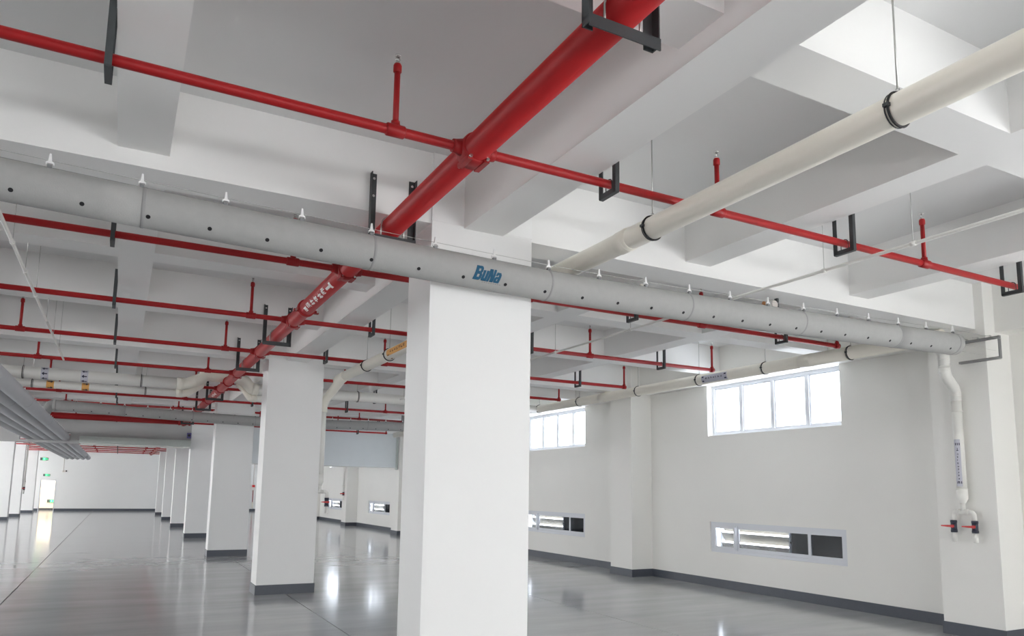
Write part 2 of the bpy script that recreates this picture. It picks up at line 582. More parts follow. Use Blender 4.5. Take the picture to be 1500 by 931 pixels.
llabs = ['white square column at the left edge of the picture', 'middle white square column of the left row near the exit door',
         'farthest white square column of the left row beside the exit door']
for y, x0, lb in ((39.2, -4.84, llabs[0]), (43.2, -4.80, llabs[1]), (48.9, -4.74, llabs[2])):
    column(x0, x0 + .62, y, lb)

# ------------------------------------------------------------------ lintel and fire shutters at the fourth row
YS = Y1 + GRID * 3
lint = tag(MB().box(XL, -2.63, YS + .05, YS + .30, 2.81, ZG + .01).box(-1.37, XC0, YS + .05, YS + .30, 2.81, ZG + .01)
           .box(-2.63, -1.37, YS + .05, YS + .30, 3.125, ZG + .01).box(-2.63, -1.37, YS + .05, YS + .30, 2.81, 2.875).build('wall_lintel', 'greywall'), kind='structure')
t = thing('shutter_box', 'long grey metal shutter box under the lintel left of the fourth column', 'shutter box', ((-1.1 + 1.93) / 2, YS - .1, 2.78))
MB().box(-1.12, 1.915, YS - .20, YS + .03, 2.82, 3.03).build('housing', 'shutbox', t, bevel=.01)
MB().box(-1.12, 1.925, YS - .215, YS - .20, 2.955, 2.97).build('fold', 'shutbox', t)
MB().box(-1.08, 1.925, YS - .14, YS - .06, 2.775, 2.82).build('bottom_bar', 'zinc', t)
t = thing('fire_shutter', 'pale grey partly lowered shutter curtain between second column and window wall', 'shutter', (5.8, YS + .1, 2.36))
MB().box(XC1, XP - .02, YS + .08, YS + .11, 2.37, ZG).build('curtain', 'shut', t)
MB().box(XC1, XP - .02, YS + .06, YS + .13, 2.345, 2.375).build('bottom_bar', 'zinc', t)
MB().box(XP - .09, XP - .015, YS + .04, YS + .15, 2.3, ZG).build('guide_rail', 'shutbox', t)

# ------------------------------------------------------------------ red fire main along the columns
XM, ZM, RM = 1.62, 3.485, 0.0775
YBR = [3.55] + [6.157 + 2.235 * i for i in range(20)]          # branch pipes
YBR = [y for y in YBR if y < 49]
YME = 23.70                                                     # header pipe
random.seed(4)

def coupling(y, parent, bolts=True):
    """grooved clamp around the fire main"""
    c = MB()
    c.tube([(XM, y - .030, ZM), (XM, y - .026, ZM), (XM, y + .026, ZM), (XM, y + .030, ZM)], [RM + .006, RM + .016, RM + .016, RM + .006], 28)
    for s in (-1, 1):
        c.box(XM + s * (RM + .030) - .022, XM + s * (RM + .030) + .022, y - .024, y + .024, ZM - .035 - .016, ZM - .035 + .016)
    o = c.build('coupling', 'redfit', parent)
    if bolts:
        for s in (-1, 1):
            b = MB()
            x = XM + s * (RM + .034)
            b.tube([(x, y - .045, ZM - .035), (x, y + .045, ZM - .035)], .007, 8)
            b.tube([(x, y - .05, ZM - .035), (x, y - .036, ZM - .035)], .013, 6)
            b.build('bolt', 'chrome', o)

def strokes(n, size, seed):
    """an illegible character: a handful of bars in a unit cell"""
    rnd = random.Random(seed)
    out = []
    for i in range(n):
        if rnd.random() < .5:
            y = rnd.uniform(.05, .9)
            out.append((rnd.uniform(0, .3), rnd.uniform(.6, 1), y, y + .13))
        else:
            x = rnd.uniform(.05, .85)
            out.append((x, x + .13, rnd.uniform(0, .4), rnd.uniform(.6, 1)))
    return [tuple(v * size for v in q) for q in out]

def patch_y(mb, x, z, r, y0, y1, a0, a1, n=4, th=.0012):
    """a thin strip lying on a pipe that runs along y; angles from +x, counter-clockwise towards +z"""
    for i in range(n):
        t0 = a0 + (a1 - a0) * i / n
        t1 = a0 + (a1 - a0) * (i + 1) / n
        P = lambda t, rr, y: (x + rr * math.cos(t), y, z + rr * math.sin(t))
        q = [P(t0, r - .002, y0), P(t0, r - .002, y1), P(t0, r + th, y1), P(t0, r + th, y0)]
        w = [P(t1, r - .002, y0), P(t1, r - .002, y1), P(t1, r + th, y1), P(t1, r + th, y0)]
        b = len(mb.v)
        mb.v += q + w
        for f in ((0, 1, 2, 3), (4, 7, 6, 5), (3, 2, 6, 7), (0, 3, 7, 4), (1, 5, 6, 2), (0, 4, 5, 1)):
            mb.f.append(tuple(b + j for j in f))
            mb.sm.append(False)
    return mb

def patch_x(mb, y, z, r, x0, x1, a0, a1, n=4, th=.0012):
    """a thin strip on a pipe that runs along x; angle 0 faces -y, positive upwards"""
    for i in range(n):
        t0 = a0 + (a1 - a0) * i / n
        t1 = a0 + (a1 - a0) * (i + 1) / n
        P = lambda t, rr, x: (x, y - rr * math.cos(t), z + rr * math.sin(t))
        q = [P(t0, r - .002, x0), P(t0, r - .002, x1), P(t0, r + th, x1), P(t0, r + th, x0)]
        w = [P(t1, r - .002, x0), P(t1, r - .002, x1), P(t1, r + th, x1), P(t1, r + th, x0)]
        b = len(mb.v)
        mb.v += q + w
        for f in ((0, 1, 2, 3), (4, 7, 6, 5), (3, 2, 6, 7), (0, 3, 7, 4), (1, 5, 6, 2), (0, 4, 5, 1)):
            mb.f.append(tuple(b + j for j in f))
            mb.sm.append(False)
    return mb

fm = thing('fire_main_pipe', 'thick red fire main pipe running along the columns', 'pipe', (XM, 0, ZM))
MB().tube([(XM, -7.5, ZM), (XM, 24.4, ZM)], RM, 32).build('pipe_run', 'red', fm)
for y in [1.90, 7.72, 14.0, 20.4]:
    coupling(y, fm)
# stencilled writing and arrow
AV = math.radians(228)
for (ya, yb, sd) in ((6.48, 7.60, 0), (15.5, 16.1, 60)):
    tx = MB()
    nchar = 6 if sd == 0 else 3
    cw_ = (yb - ya - .22) / nchar
    for i in range(nchar):
        y0 = ya + .22 + cw_ * i
        for (u0, u1, v0, v1) in strokes(7, 1.0, 11 + i + sd):
            patch_y(tx, XM, ZM, RM, y0 + u0 * cw_ * .8, y0 + u1 * cw_ * .8, AV - .55 + v0 * 1.0, AV - .55 + v1 * 1.0, 2)
    tag(tx.build('stencil_writing', 'white', fm), kind='stuff')
    ar = MB()
    patch_y(ar, XM, ZM, RM, ya + .05, ya + .18, AV - .16, AV + .16, 2)
    patch_y(ar, XM, ZM, RM, ya, ya + .05, AV - .42, AV + .42, 4)
    ar.build('stencil_arrow', 'white', fm)
# lower end of the main turns into the header pipe
coupling(YME - .14, fm, False)

hd = thing('fire_header_pipe', 'thick red header pipe crossing in front of the lintel wall', 'pipe', (-1.2, YME, ZM))
MB().tube([(-6.5, YME, ZM), (XM + .12, YME, ZM)], .088, 24).build('pipe_run', 'red', hd)
for x in (-2.2, XM - .16, XM + .12):
    MB().tube([(x - .03, YME, ZM), (x + .03, YME, ZM)], .104, 24).build('coupling', 'redfit', hd)

fm2 = thing('fire_main_pipe', 'red fire main pipe continuing beyond the lintel wall', 'pipe', (XM, 37, ZM))
MB().tube([(XM, 25.7, ZM), (XM, 49.5, ZM)], RM, 16).build('pipe_run', 'red', fm2)
for y in (25.8, 32.0, 38.0):
    MB().tube([(XM, y - .03, ZM), (XM, y + .03, ZM)], RM + .016, 16).build('coupling', 'redfit', fm2)

# U-brackets of the main on the beam faces
def main_bracket(yf, label):
    t = thing('main_pipe_bracket', label, 'bracket', (XM, yf, 3.39), 'dark steel brackets of the fire main')
    zt = 3.87
    w = .048
    for s in (-1, 1):
        xo = XM + s * .172
        xi = xo - s * w
        l = MB().box(min(xo, xi), max(xo, xi), yf - .006, yf, 3.375, zt).box(min(xo, xo - s * .006), max(xo, xo - s * .006), yf - w, yf, 3.375, zt)
        lo_ = l.build('leg', 'steel', t)
        for z in (zt - .04, zt - .17):
            MB().tube([(xo - s * .026, yf - .016, z), (xo - s * .026, yf - .004, z)], .010, 8).build('bolt', 'chrome', lo_)
    MB().box(XM - .172, XM + .172, yf - w, yf - .007, 3.401, 3.407).box(XM - .172, XM + .172, yf - w - .006, yf - w, 3.357, 3.407).build('cross_bar', 'steel', t)
    ub = MB()
    pts = [(XM - RM - .008, yf - .03, 3.375), (XM - RM - .008, yf - .03, ZM)]
    for i in range(1, 9):
        a = math.pi - math.pi * i / 8
        pts.append((XM + (RM + .008) * math.cos(a), yf - .03, ZM + (RM + .008) * math.sin(a)))
    pts.append((XM + RM + .008, yf - .03, 3.375))
    ub.tube(pts, .005, 8)
    for s in (-1, 1):
        x = XM + s * (RM + .008)
        ub.tube([(x, yf - .03, 3.385), (x, yf - .03, 3.400)], .011, 6)
    ub.build('u_bolt', 'zinc', t)
mb_rows = [(2.196, 'big dark steel bracket of the fire main at the top of the picture'),
           (4.965, 'dark steel bracket of the fire main behind the logo air duct'),
           (9.39, 'dark steel bracket of the fire main before the second column, nearer of the pair'),
           (11.735, 'dark steel bracket of the fire main at the second column, farther of the pair'),
           (16.16, 'dark steel bracket of the fire main just before the third column'),
           (18.505, 'dark steel bracket of the fire main on the third column beam'),
           (22.93, 'farthest dark steel bracket of the fire main near the header pipe')]
for y, lb in mb_rows: main_bracket(y, lb)

# ------------------------------------------------------------------ branch pipes, risers and sprinklers
RX = [-5.7, -3.46, -1.212, 1.160, 3.438, 5.682, 7.935]
ZB = 3.488
proto_head = None
def riser(x, y, parent, up=.38, detail=True):
    r = MB()
    r.tube([(x, y, ZB), (x, y, ZB + up)], .0165, 12)
    r.tube([(x, y, ZB + .028), (x, y, ZB + .052)], .024, 12)
    r.tube([(x, y, ZB + up - .05), (x, y, ZB + up - .045), (x, y, ZB + up - .012), (x, y, ZB + up)], [.018, .023, .023, .018], 12)
    ro = r.build('riser', 'red', parent)
    if detail:
        h = MB()
        z = ZB + up
        h.tube([(x, y, z), (x, y, z + .016)], .011, 8)
        h.tube([(x, y, z + .016), (x, y, z + .040)], .0045, 6)
        for s in (-1, 1):
            h.tube([(x + s * .004, y, z + .014), (x + s * .014, y, z + .026), (x + s * .004, y, z + .044)], .003, 6)
        h.tube([(x, y, z + .044), (x, y, z + .050)], .017, 12)
        h.build('sprinkler_head', 'chrome', ro)
    return ro

for bi, y in enumerate(YBR):
    near = bi < 6
    big = bi < 11
    rb = .0275 if bi > 0 else .0265
    t = thing('sprinkler_branch_pipe', '%s red sprinkler branch pipe from the front, crossing under the beams' % ORD[bi], 'pipe', (XM, y, ZB), 'red sprinkler branch pipes')
    n = 16 if near else 10
    MB().tube([(RX[0], y, ZB), (RX[-1], y, ZB)] if bi else [(RX[0], y, ZB), (RX[-1], y, ZB)], rb, n).build('pipe_run', 'red', t)
    for s in (-1, 1):
        c = MB()
        c.tube([(XM + s * (RM - .01), y, ZB), (XM + s * (RM + .035), y, ZB), (XM + s * (RM + .052), y, ZB)], [rb + .024, rb + .012, rb + .010], 16)
        c.build('branch_outlet', 'redfit', t)
    if big:   # saddle tee on the main
        c = MB()
        c.tube([(XM, y - .058, ZM), (XM, y - .052, ZM), (XM, y + .052, ZM), (XM, y + .058, ZM)], [RM + .003, RM + .011, RM + .011, RM + .003], 28)
        so = c.build('saddle', 'redfit', t)
        if near:
            for s in (-1, 1):
                x = XM + s * (RM * .66)
                zz = ZM - RM * .92
                MB().box(x - .016, x + .016, y - .07, y + .07, zz - .014, zz + .010).build('clamp_lug', 'redfit', so)
            for s in (-1, 1):
                x = XM + s * (RM * .66)
                MB().tube([(x, y - .085, ZM - RM * .92), (x, y - .068, ZM - RM * .92)], .010, 6).build('bolt', 'chrome', so)
                MB().tube([(x, y + .068, ZM - RM * .92), (x, y + .085, ZM - RM * .92)], .010, 6).build('bolt', 'chrome', so)
    for x in RX:
        if x < -4 and bi < 9: continue
        if x == RX[-1]:
            e = MB().tube([(x - .035, y, ZB), (x + .03, y, ZB)], rb + .007, n).tube([(x, y, ZB - .03), (x, y, ZB + .04)], .026, n)
            e.build('elbow', 'redfit', t)
        else:
            e = MB().tube([(x - .052, y, ZB), (x - .046, y, ZB), (x + .046, y, ZB), (x + .052, y, ZB)], [rb + .003, rb + .008, rb + .008, rb + .003], n)
            e.tube([(x, y, ZB), (x, y, ZB + .035)], .026, n)
            e.build('tee', 'redfit', t)
        riser(x, y, t, up=.38 if bi < 4 else .33, detail=big)

# U-brackets of the branches on the beam side faces
def branch_bracket_proto():
    t = thing('branch_pipe_bracket', 'x', 'bracket', (0, 0, 0), 'dark steel U-brackets of the branch pipes')
    for s in (-1, 1):
        l = MB().box(.0, .03, s * .085 - .003, s * .085 + .003, -.072, .30).box(-.0, .006, min(s * .085, s * .055), max(s * .085, s * .055), -.072, .30)
        l.build('leg', 'steel', t)
    MB().box(.0, .03, -.085, .085, -.078, -.072).box(.0, .006, -.085, .085, -.072, -.045).build('cross_bar', 'steel', t)
    pts = [(.015, -.032, -.072), (.015, -.032, 0)]
    for i in range(1, 7):
        a = math.pi - math.pi * i / 6
        pts.append((.015, .032 * math.cos(a), .032 * math.sin(a)))
    pts.append((.015, .032, -.072))
    MB().tube(pts, .0035, 6).build('u_bolt', 'steel', t)
    return t
bp0 = branch_bracket_proto()
first = True
BX = [(-2.11, 'second Y-beam left of the fire main', 1), (-.162 - .031, 'beam left of the fire main', -1), (2.528 + .001, 'deep beam on the column line', 1),
      (4.695 + .001, 'first beam right of the columns', 1), (6.925 + .001, 'beam nearest the windows', 1)]
BX[0] = (-2.41 - .031, 'second beam left of the fire main', -1)
for bi, y in enumerate(YBR):
    for x, nm, s in BX:
        if x < -2 and bi < 8: continue
        lb = 'U-bracket of the %s red branch pipe, on the %s' % (ORD[bi], nm)
        if first:
            bp0.location = (x, y, ZB)
            bp0['label'] = lb
            first = False
        else:
            copy_tree(bp0, None, (x, y, ZB), lb)

# ------------------------------------------------------------------ fabric air ducts
DR = .1175
def dz(x): return 3.155 + (.0115 if x > 2.9 else .016) * abs(x - 2.9) ** 1.35
def make_duct(y, label, logo, wend):
    t = thing('fabric_air_duct', label, 'air duct', (3.2, y, 3.17), 'grey fabric cross ducts')
    js = [-1.36, .007, 1.39, 2.76, 4.13, 5.497, 6.882, 7.93]
    for a, b in zip(js[:-1], js[1:]):
        n = 6
        pts = [(a + (b - a) * i / n, y, dz(a + (b - a) * i / n)) for i in range(n + 1)]
        if b == js[-1]:
            pts += [(b + .012, y, dz(b)), (b + .02, y, dz(b))]
            MB().tube(pts, [DR] * (n + 1) + [DR * .93, DR * .75], 40).build('duct_section', 'fabric', t)
        else:
            MB().tube(pts, DR, 40, caps=(a == js[0])).build('duct_section', 'fabric', t)
    for a in js[1:-1] + [7.86]:
        MB().tube([(a - .010, y, dz(a)), (a - .006, y, dz(a)), (a + .006, y, dz(a)), (a + .010, y, dz(a))], [DR, DR + .0028, DR + .0028, DR], 40, caps=False).build('seam_band', 'fabseam', t)
    # lengthwise stitch line near the top
    st = MB()
    pts = [(-1.3 + 9.2 * i / 40, y - (DR + .0006) * math.cos(1.02), dz(-1.3 + 9.2 * i / 40) + (DR + .0006) * math.sin(1.02)) for i in range(41)]
    st.tube(pts, .0016, 5)
    st.build('stitch_line', 'fabseam', t)
    x = -.965
    while x < 7.9:
        a = math.radians(-42)
        cy, cz = -math.cos(a), math.sin(a)
        MB().tube([(x, y + cy * (DR - .003), dz(x) + cz * (DR - .003)), (x, y + cy * (DR + .0016), dz(x) + cz * (DR + .0016))], .0125, 14).build('air_nozzle', 'hole', t)
        x += .3337
    x = -.93
    while x < 7.9:
        zt = dz(x) + DR
        c = MB()
        c.box(x - .012, x + .012, y - .068, y - .044, zt - .042, zt - .002)
        c.build('clip_tab', 'clipg', t)
        h = MB()
        zk = zt - .004
        h.prism([(x - .020, y - .062, zk), (x - .020, y - .062, zk + .018), (x - .009, y - .062, zk + .025), (x - .0045, y - .062, zk + .068), (x + .0045, y - .062, zk + .068),
                 (x + .009, y - .062, zk + .025), (x + .020, y - .062, zk + .018), (x + .020, y - .062, zk), (x + .013, y - .062, zk + .012), (x - .013, y - .062, zk + .012)], (0, .014, 0))
        h.build('hook', 'clipw', t)
        x += .4605
    w = MB()
    WL = wend - .05 + 1.35
    pts = [(-1.35 + WL * i / 40, y - .055, dz(min(7.9, -1.35 + WL * i / 40)) + DR + .026) for i in range(41)]
    w.tube(pts, .0018, 6)
    w.build('suspension_wire', 'zinc', t)
    for (dy, dzz) in ((.04, .03), (-.02, -.07)):
        MB().tube([(7.9, y + dy, dz(7.9) + dzz), (wend, y + dy, dz(7.9) + dzz - .005)], .0014, 5).build('tension_wire', 'zinc', t)
    if logo:
        Q = lambda x0, x1, y0, y1: [(x0, y0), (x1, y0), (x1, y1), (x0, y1)]
        letters = [
            (0.00, 1.00, [Q(0, .38, 0, 1), Q(.38, .74, 0, .21), Q(.38, .74, .42, .62), Q(.38, .74, .80, 1),
                          [(.66, 0), (.80, 0), (.98, .14), (.66, .14)], Q(.66, .98, .14, .40), [(.66, .40), (.98, .40), (.84, .52), (.66, .52)],
                          [(.64, .52), (.84, .52), (.94, .62), (.64, .62)], Q(.64, .94, .62, .86), [(.64, .86), (.94, .86), (.78, 1), (.64, 1)]]),
            (1.02, 1.00, [Q(0, .31, .12, .74), Q(.42, .74, 0, .74), Q(.10, .50, 0, .19), [(0, .12), (.31, .12), (.31, 0), (.12, 0)]]),
            (1.80, 1.00, [Q(0, .29, 0, .90), Q(.58, .87, 0, .90), [(.44, 0), (.70, 0), (.43, .90), (.17, .90)]]),
            (2.70, 1.00, [Q(.44, .76, 0, .58), [(.44, .58), (.76, .58), (.62, .74), (.44, .74)], Q(.12, .46, .57, .74), [(.02, .50), (.30, .50), (.30, .64), (.12, .74)],
                          Q(.14, .46, .29, .44), Q(0, .29, .10, .34), [(0, .34), (.29, .34), (.29, .44), (.14, .44)], Q(.10, .46, 0, .15), [(0, .10), (.29, .10), (.29, 0), (.10, 0)]])]
        lg = MB()
        LX0, LW, A0, A1 = 2.106, .2330, math.radians(-42), math.radians(8)
        for ox_, sc_, quads in letters:
            for q in quads:
                n = 6
                for i in range(n):
                    def at_(u, v):
                        l = Vector((q[0][0] + (q[3][0] - q[0][0]) * v, q[0][1] + (q[3][1] - q[0][1]) * v))
                        r = Vector((q[1][0] + (q[2][0] - q[1][0]) * v, q[1][1] + (q[2][1] - q[1][1]) * v))
                        p = l + (r - l) * u
                        px = LX0 + (ox_ + p.x + .42 * p.y) / 3.9 * LW
                        a = A0 + (A1 - A0) * p.y
                        return px, a
                    v0, v1 = i / n, (i + 1) / n
                    c4 = [at_(0, v0), at_(1, v0), at_(1, v1), at_(0, v1)]
                    lg.prism([(px, y - (DR + .0022) * math.cos(a), dz(px) + (DR + .0022) * math.sin(a)) for px, a in c4], (0, .003, 0))
        lo_ = lg.build('printed_logo', 'blue', t)
        lo_['label'] = 'bold slanted blue letters BuNa printed on the duct'
        lo_['kind'] = 'stuff'
        sm = MB()
        for i in range(9):
            xx = 2.185 + i * .0175
            patch_x(sm, y, dz(xx), DR, xx, xx + .011, math.radians(-49), math.radians(-46.5), 1, .0008)
        tag(sm.build('small_print', 'grey', t), kind='stuff')
    return t
make_duct(4.68, 'grey fabric air duct with blue logo passing in front of the nearest column', True, 8.79)
make_duct(18.22, 'grey fabric air duct passing in front of the third column, farther back', False, 8.30)

# end frame that tensions the near duct
t = thing('duct_end_frame', 'galvanised steel U-frame on the right pilaster tensioning the duct wires', 'bracket', (8.80, 4.9, 3.2))
MB().box(8.785, 8.825, 4.675, 4.69, 3.19, 3.455).build('upright', 'fsteel', t)
for z in (3.20, 3.44):
    MB().box(8.790, 8.845, 4.69, 5.15, z - .013, z + .013).build('rail', 'fsteel', t)
for y in (4.76, 4.9, 5.03):
    MB().tube([(8.76, y, 3.46), (8.80, y, 3.455)], .008, 8).build('turnbuckle', 'zinc', t)
    MB().tube([(8.70, y + .02, 3.455), (8.76, y, 3.46)], .004, 6).build('wire_end', 'zinc', t)

# five ducts side by side along the left
for i in range(5):
    x = -1.50 - .2365 * i
    t = thing('fabric_air_duct', ['grey fabric air duct, rightmost of the bundle at the left', 'grey fabric air duct, second from the right in the left bundle',
              'grey fabric air duct, middle of the left bundle', 'grey fabric air duct, fourth from the right in the left bundle',
              'grey fabric air duct, leftmost of the left bundle'][i], 'air duct', (x, 20, 3.00), 'bundled grey air ducts')
    ys = [4.6 + i * .0] + [10.5, 14.7, 18.9, 23.4, 29.0, 34.5, 39.5, 44.3]
    for a, b in zip(ys[:-1], ys[1:]):
        MB().tube([(x, a, 3.00), (x, b, 3.00)], .1176, 32, caps=(a == ys[0] or b == ys[-1])).build('duct_section', 'fabric2', t)
    for y in ys[1:]:
        MB().tube([(x, y - .012, 3.00), (x, y - .008, 3.00), (x, y + .008, 3.00), (x, y + .012, 3.00)], [.118, .1181, .1181, .118], 32, caps=False).build('seam_band', 'fabseam', t)
    if i == 0:
        y = 9.0
        while y < 25:
            h = MB()
            z = 3.00 + .118
            h.prism([(x - .014, y, z - .02), (x - .014, y, z + .024), (x - .005, y, z + .075), (x + .005, y, z + .075), (x + .014, y, z + .024), (x + .014, y, z - .02)], (0, .016, 0))
            h.build('hook', 'clipw', t)
            y += .46
for yy, lb in ((18.22, 'dark grey collar joining the farther cross duct to the left bundle'), (4.68, 'dark grey collar joining the logo duct to the left bundle')):
    t = thing('duct_connector', lb, 'duct collar', (-1.45, yy, 3.1))
    MB().tube([(-1.47, yy, 3.10), (-1.45, yy, 3.17), (-1.41, yy, dz(-1.36) - .02), (-1.36, yy, dz(-1.36)), (-1.30, yy, dz(-1.30))], [.09, .098, .105, .112, .1185], 24).build('sleeve', 'fabseam', t)
    MB().ring((-1.31, yy, dz(-1.31)), (1, 0, 0), DR + .002, .005, 24, 6).build('strap', 'zinc', t)

# ------------------------------------------------------------------ cream PVC pipe beside the columns
def arc(c, r, a0, a1, e1, e2, n=8):
    c, e1, e2 = Vector(c), Vector(e1), Vector(e2)
    return [tuple(c + (e1 * math.cos(a0 + (a1 - a0) * i / n) + e2 * math.sin(a0 + (a1 - a0) * i / n)) * r) for i in range(n + 1)]

def hanger(x, y, z, r, label, rod_top=ZSLAB, axis=(0, 1, 0), group='pipe hangers'):
    t = thing('pipe_hanger', label, 'pipe hanger', (x, y, z), group)
    MB().ring((x, y, z), axis, r + .005, .0062, 32, 8).build('clamp_ring', 'rubber', t)
    ax = Vector(axis)
    o = Vector((x, y, z)) + ax * .018
    MB().ring(tuple(o), axis, r + .004, .003, 32, 6).build('clamp_edge', 'steel', t)
    side = Vector((0, 0, 1)).cross(ax)
    p = Vector((x, y, z)) - side * (-(r + .012))
    MB().box(p.x - .010, p.x + .010, p.y - .014, p.y + .014, z - .008, z + .008).build('clamp_lug', 'steel', t)
    MB().tube([(x, y, z + r + .004), (x, y, rod_top)], .0045, 8).build('threaded_rod', 'zinc', t)
    MB().tube([(x, y, z + r + .006), (x, y, z + r + .024)], .010, 6).build('nut', 'chrome', t)

XA, ZA, RA = 3.07, 3.380, .0775
t = thing('pvc_pipe', 'large cream white PVC pipe sloping through the picture right of the nearest column', 'pipe', (XA, 5, ZA))
path = [(XA, -7.5, ZA), (XA, 11.45, ZA)]
MB().tube(path, RA, 32).build('pipe_run', 'pvc', t)
for y in (4.08, -1.6):
    MB().tube([(XA, y - .07, ZA), (XA, y - .066, ZA), (XA, y + .066, ZA), (XA, y + .07, ZA)], [RA, RA + .005, RA + .005, RA], 32).build('socket', 'pvc', t)
    MB().ring((XA, y - .035, ZA), (0, 1, 0), RA + .005, .003, 32, 6).build('socket_bead', 'pvc', t)
# 45 degree bend and branch down to the drop beside the second column
XD, YD = 2.868, 11.95
bend = [(XA, 11.40, ZA), (XA, 11.50, ZA), (XA - .03, 11.60, ZA - .04), (XA - .10, 11.78, ZA - .20), (XD + .03, 11.88, ZA - .32), (XD, YD, ZA - .44), (XD, YD, ZA - .55)]
MB().tube(bend, [RA + .005, RA + .005, RA + .002, .070, .066, .062, .062], 24).build('elbow', 'pvc', t)
MB().tube([(XA, 11.45, ZA), (XA, 11.85, ZA), (XA, 11.95, ZA - .02)], [RA, RA, RA * .9], 24).build('stub_end', 'pvc', t)
# orange flow label
lb = MB()
patch_y(lb, XA, ZA, RA, 8.35, 9.18, math.radians(150), math.radians(215), 8)
lb.build('orange_label', 'orange', t)
lb = MB()
for i in range(7):
    for (u0, u1, v0, v1) in strokes(6, 1.0, 300 + i):
        patch_y(lb, XA, ZA, RA + .0012, 8.47 + i * .085 + u0 * .07, 8.47 + i * .085 + u1 * .07, math.radians(165 + v0 * 30), math.radians(165 + v1 * 30), 2)
for y in (8.38, 9.10):
    patch_y(lb, XA, ZA, RA + .0012, y, y + .05, math.radians(203), math.radians(213), 2)
    patch_y(lb, XA, ZA, RA + .0012, y, y + .05, math.radians(252), math.radians(264), 2)
tag(lb.build('label_print', 'brown', t), kind='stuff')
for i, y in enumerate((0.2, 1.995, 3.782, 6.2, 7.6, 9.28, 10.30)):
    hanger(XA, y, ZA, RA, '%s black clamp and rod from the front, holding the large cream pipe' % ORD[i].capitalize().lower(), group='hangers of the large cream pipe')

def valve_drop(x, y, ztop, r, label, ydir, zred, lab=True, xdir=0):
    """vertical drop with reducer, tee and two ball valves; the tee spreads along (xdir, ydir)"""
    t = thing('valve_drop_pipe', label, 'pipe', (x, y, 1.12), 'white valve drop pipes')
    MB().tube([(x, y, ztop), (x, y, zred)], r, 24).build('pipe_run', 'pvcw', t)
    MB().tube([(x, y, zred + .02), (x, y, zred - .10), (x, y, zred - .13), (x, y, zred - .155)], [r + .006, r + .006, r * .75, .03], 24).build('reducer', 'pvcw', t)
    zt = zred - .255
    MB().tube([(x, y, zred - .15), (x, y, zt)], .026, 16).build('stub', 'pvcw', t)
    sp = .122
    MB().tube([(x - xdir * .07, y - ydir * .07, zt), (x + xdir * .07, y + ydir * .07, zt)], .032, 16).build('tee', 'pvcw', t)
    for q in (-.05, -.035, .035, .05):
        MB().ring((x + xdir * q, y + ydir * q, zt), (xdir, ydir, 0), .032, .005, 16, 6).build('tee_rib', 'pvcw', t)
    for s in (-1, 1):
        ex, ey = x + s * xdir * sp, y + s * ydir * sp
        pts = [(x + s * xdir * .06, y + s * ydir * .06, zt), (x + s * xdir * (sp - .04), y + s * ydir * (sp - .04), zt)]
        for i in range(1, 6):
            a = math.pi / 2 * i / 5
            d = sp - .04 + .04 * math.sin(a)
            pts.append((x + s * xdir * d, y + s * ydir * d, zt - .04 + .04 * math.cos(a)))
        pts.append((ex, ey, zt - .10))
        MB().tube(pts, .027, 16).build('elbow', 'pvcw', t)
        v = MB().tube([(ex, ey, zt - .095), (ex, ey, zt - .235)], .033, 16).tube([(ex, ey, zt - .10), (ex, ey, zt - .125)], .036, 12).tube([(ex, ey, zt - .205), (ex, ey, zt - .235)], .036, 12)
        vo = v.build('valve_body', 'valve', t)
        zc = zt - .165
        hx = -1.0 if ydir else 0.0
        hy = -1.0 if xdir else 0.0
        h = MB().tube([(ex + hx * .03, ey + hy * .03, zc), (ex + hx * .05, ey + hy * .05, zc)], .018, 12)
        if ydir:   # lever points along the tee, towards +y
            h.prism([(ex - .045, ey - .03, zc - .012), (ex - .045, ey - .03, zc + .016), (ex - .045, ey + .05, zc + .012), (ex - .045, ey + .12, zc + .008), (ex - .045, ey + .12, zc - .004), (ex - .045, ey + .05, zc - .010)], (-.014, 0, 0))
        else:
            h.prism([(ex + .03, ey - .045, zc - .012), (ex + .03, ey - .045, zc + .016), (ex - .03, ey - .045, zc + .014), (ex - .10, ey - .045, zc + .006), (ex - .10, ey - .045, zc - .004), (ex - .03, ey - .045, zc - .010)], (0, -.014, 0))
        h.build('valve_handle', 'redh', vo)
        MB().tube([(ex, ey, zt - .235), (ex, ey, zt - .345)], .026, 16).build('outlet', 'pvcw', t)
    return t
XQ, YQ = 8.765, 5.195
vd = valve_drop(XQ, YQ, 2.80, .055, 'white drop pipe with two red handled valves on the right pilaster', 1, 1.69)
lb = MB()
a0, a1 = math.radians(200), math.radians(272)
def patch_z(mb, x, y, r, z0, z1, a0, a1, n=5, th=.0012):
    for i in range(n):
        t0 = a0 + (a1 - a0) * i / n
        t1 = a0 + (a1 - a0) * (i + 1) / n
        P = lambda t, rr, z: (x + rr * math.cos(t), y + rr * math.sin(t), z)
        q = [P(t0, r - .002, z0), P(t0, r - .002, z1), P(t0, r + th, z1), P(t0, r + th, z0)]
        w = [P(t1, r - .002, z0), P(t1, r - .002, z1), P(t1, r + th, z1), P(t1, r + th, z0)]
        b = len(mb.v)
        mb.v += q + w
        for f in ((0, 3, 2, 1), (4, 5, 6, 7), (3, 7, 6, 2), (0, 4, 7, 3), (1, 2, 6, 5), (0, 1, 5, 4)):
            mb.f.append(tuple(b + j for j in f))
            mb.sm.append(False)
    return mb
patch_z(lb, XQ, YQ, .055, 1.735, 2.285, math.radians(150), math.radians(222), 6)
lb.build('lilac_label', 'lilac', vd)
lb = MB()
for i in range(10):
    for (u0, u1, v0, v1) in strokes(5, 1.0, 500 + i):
        z0 = 2.10 - i * .036
        patch_z(lb, XQ, YQ, .0562, z0 + v0 * .024, z0 + v1 * .024, math.radians(178 + u0 * 20), math.radians(178 + u1 * 20), 2)
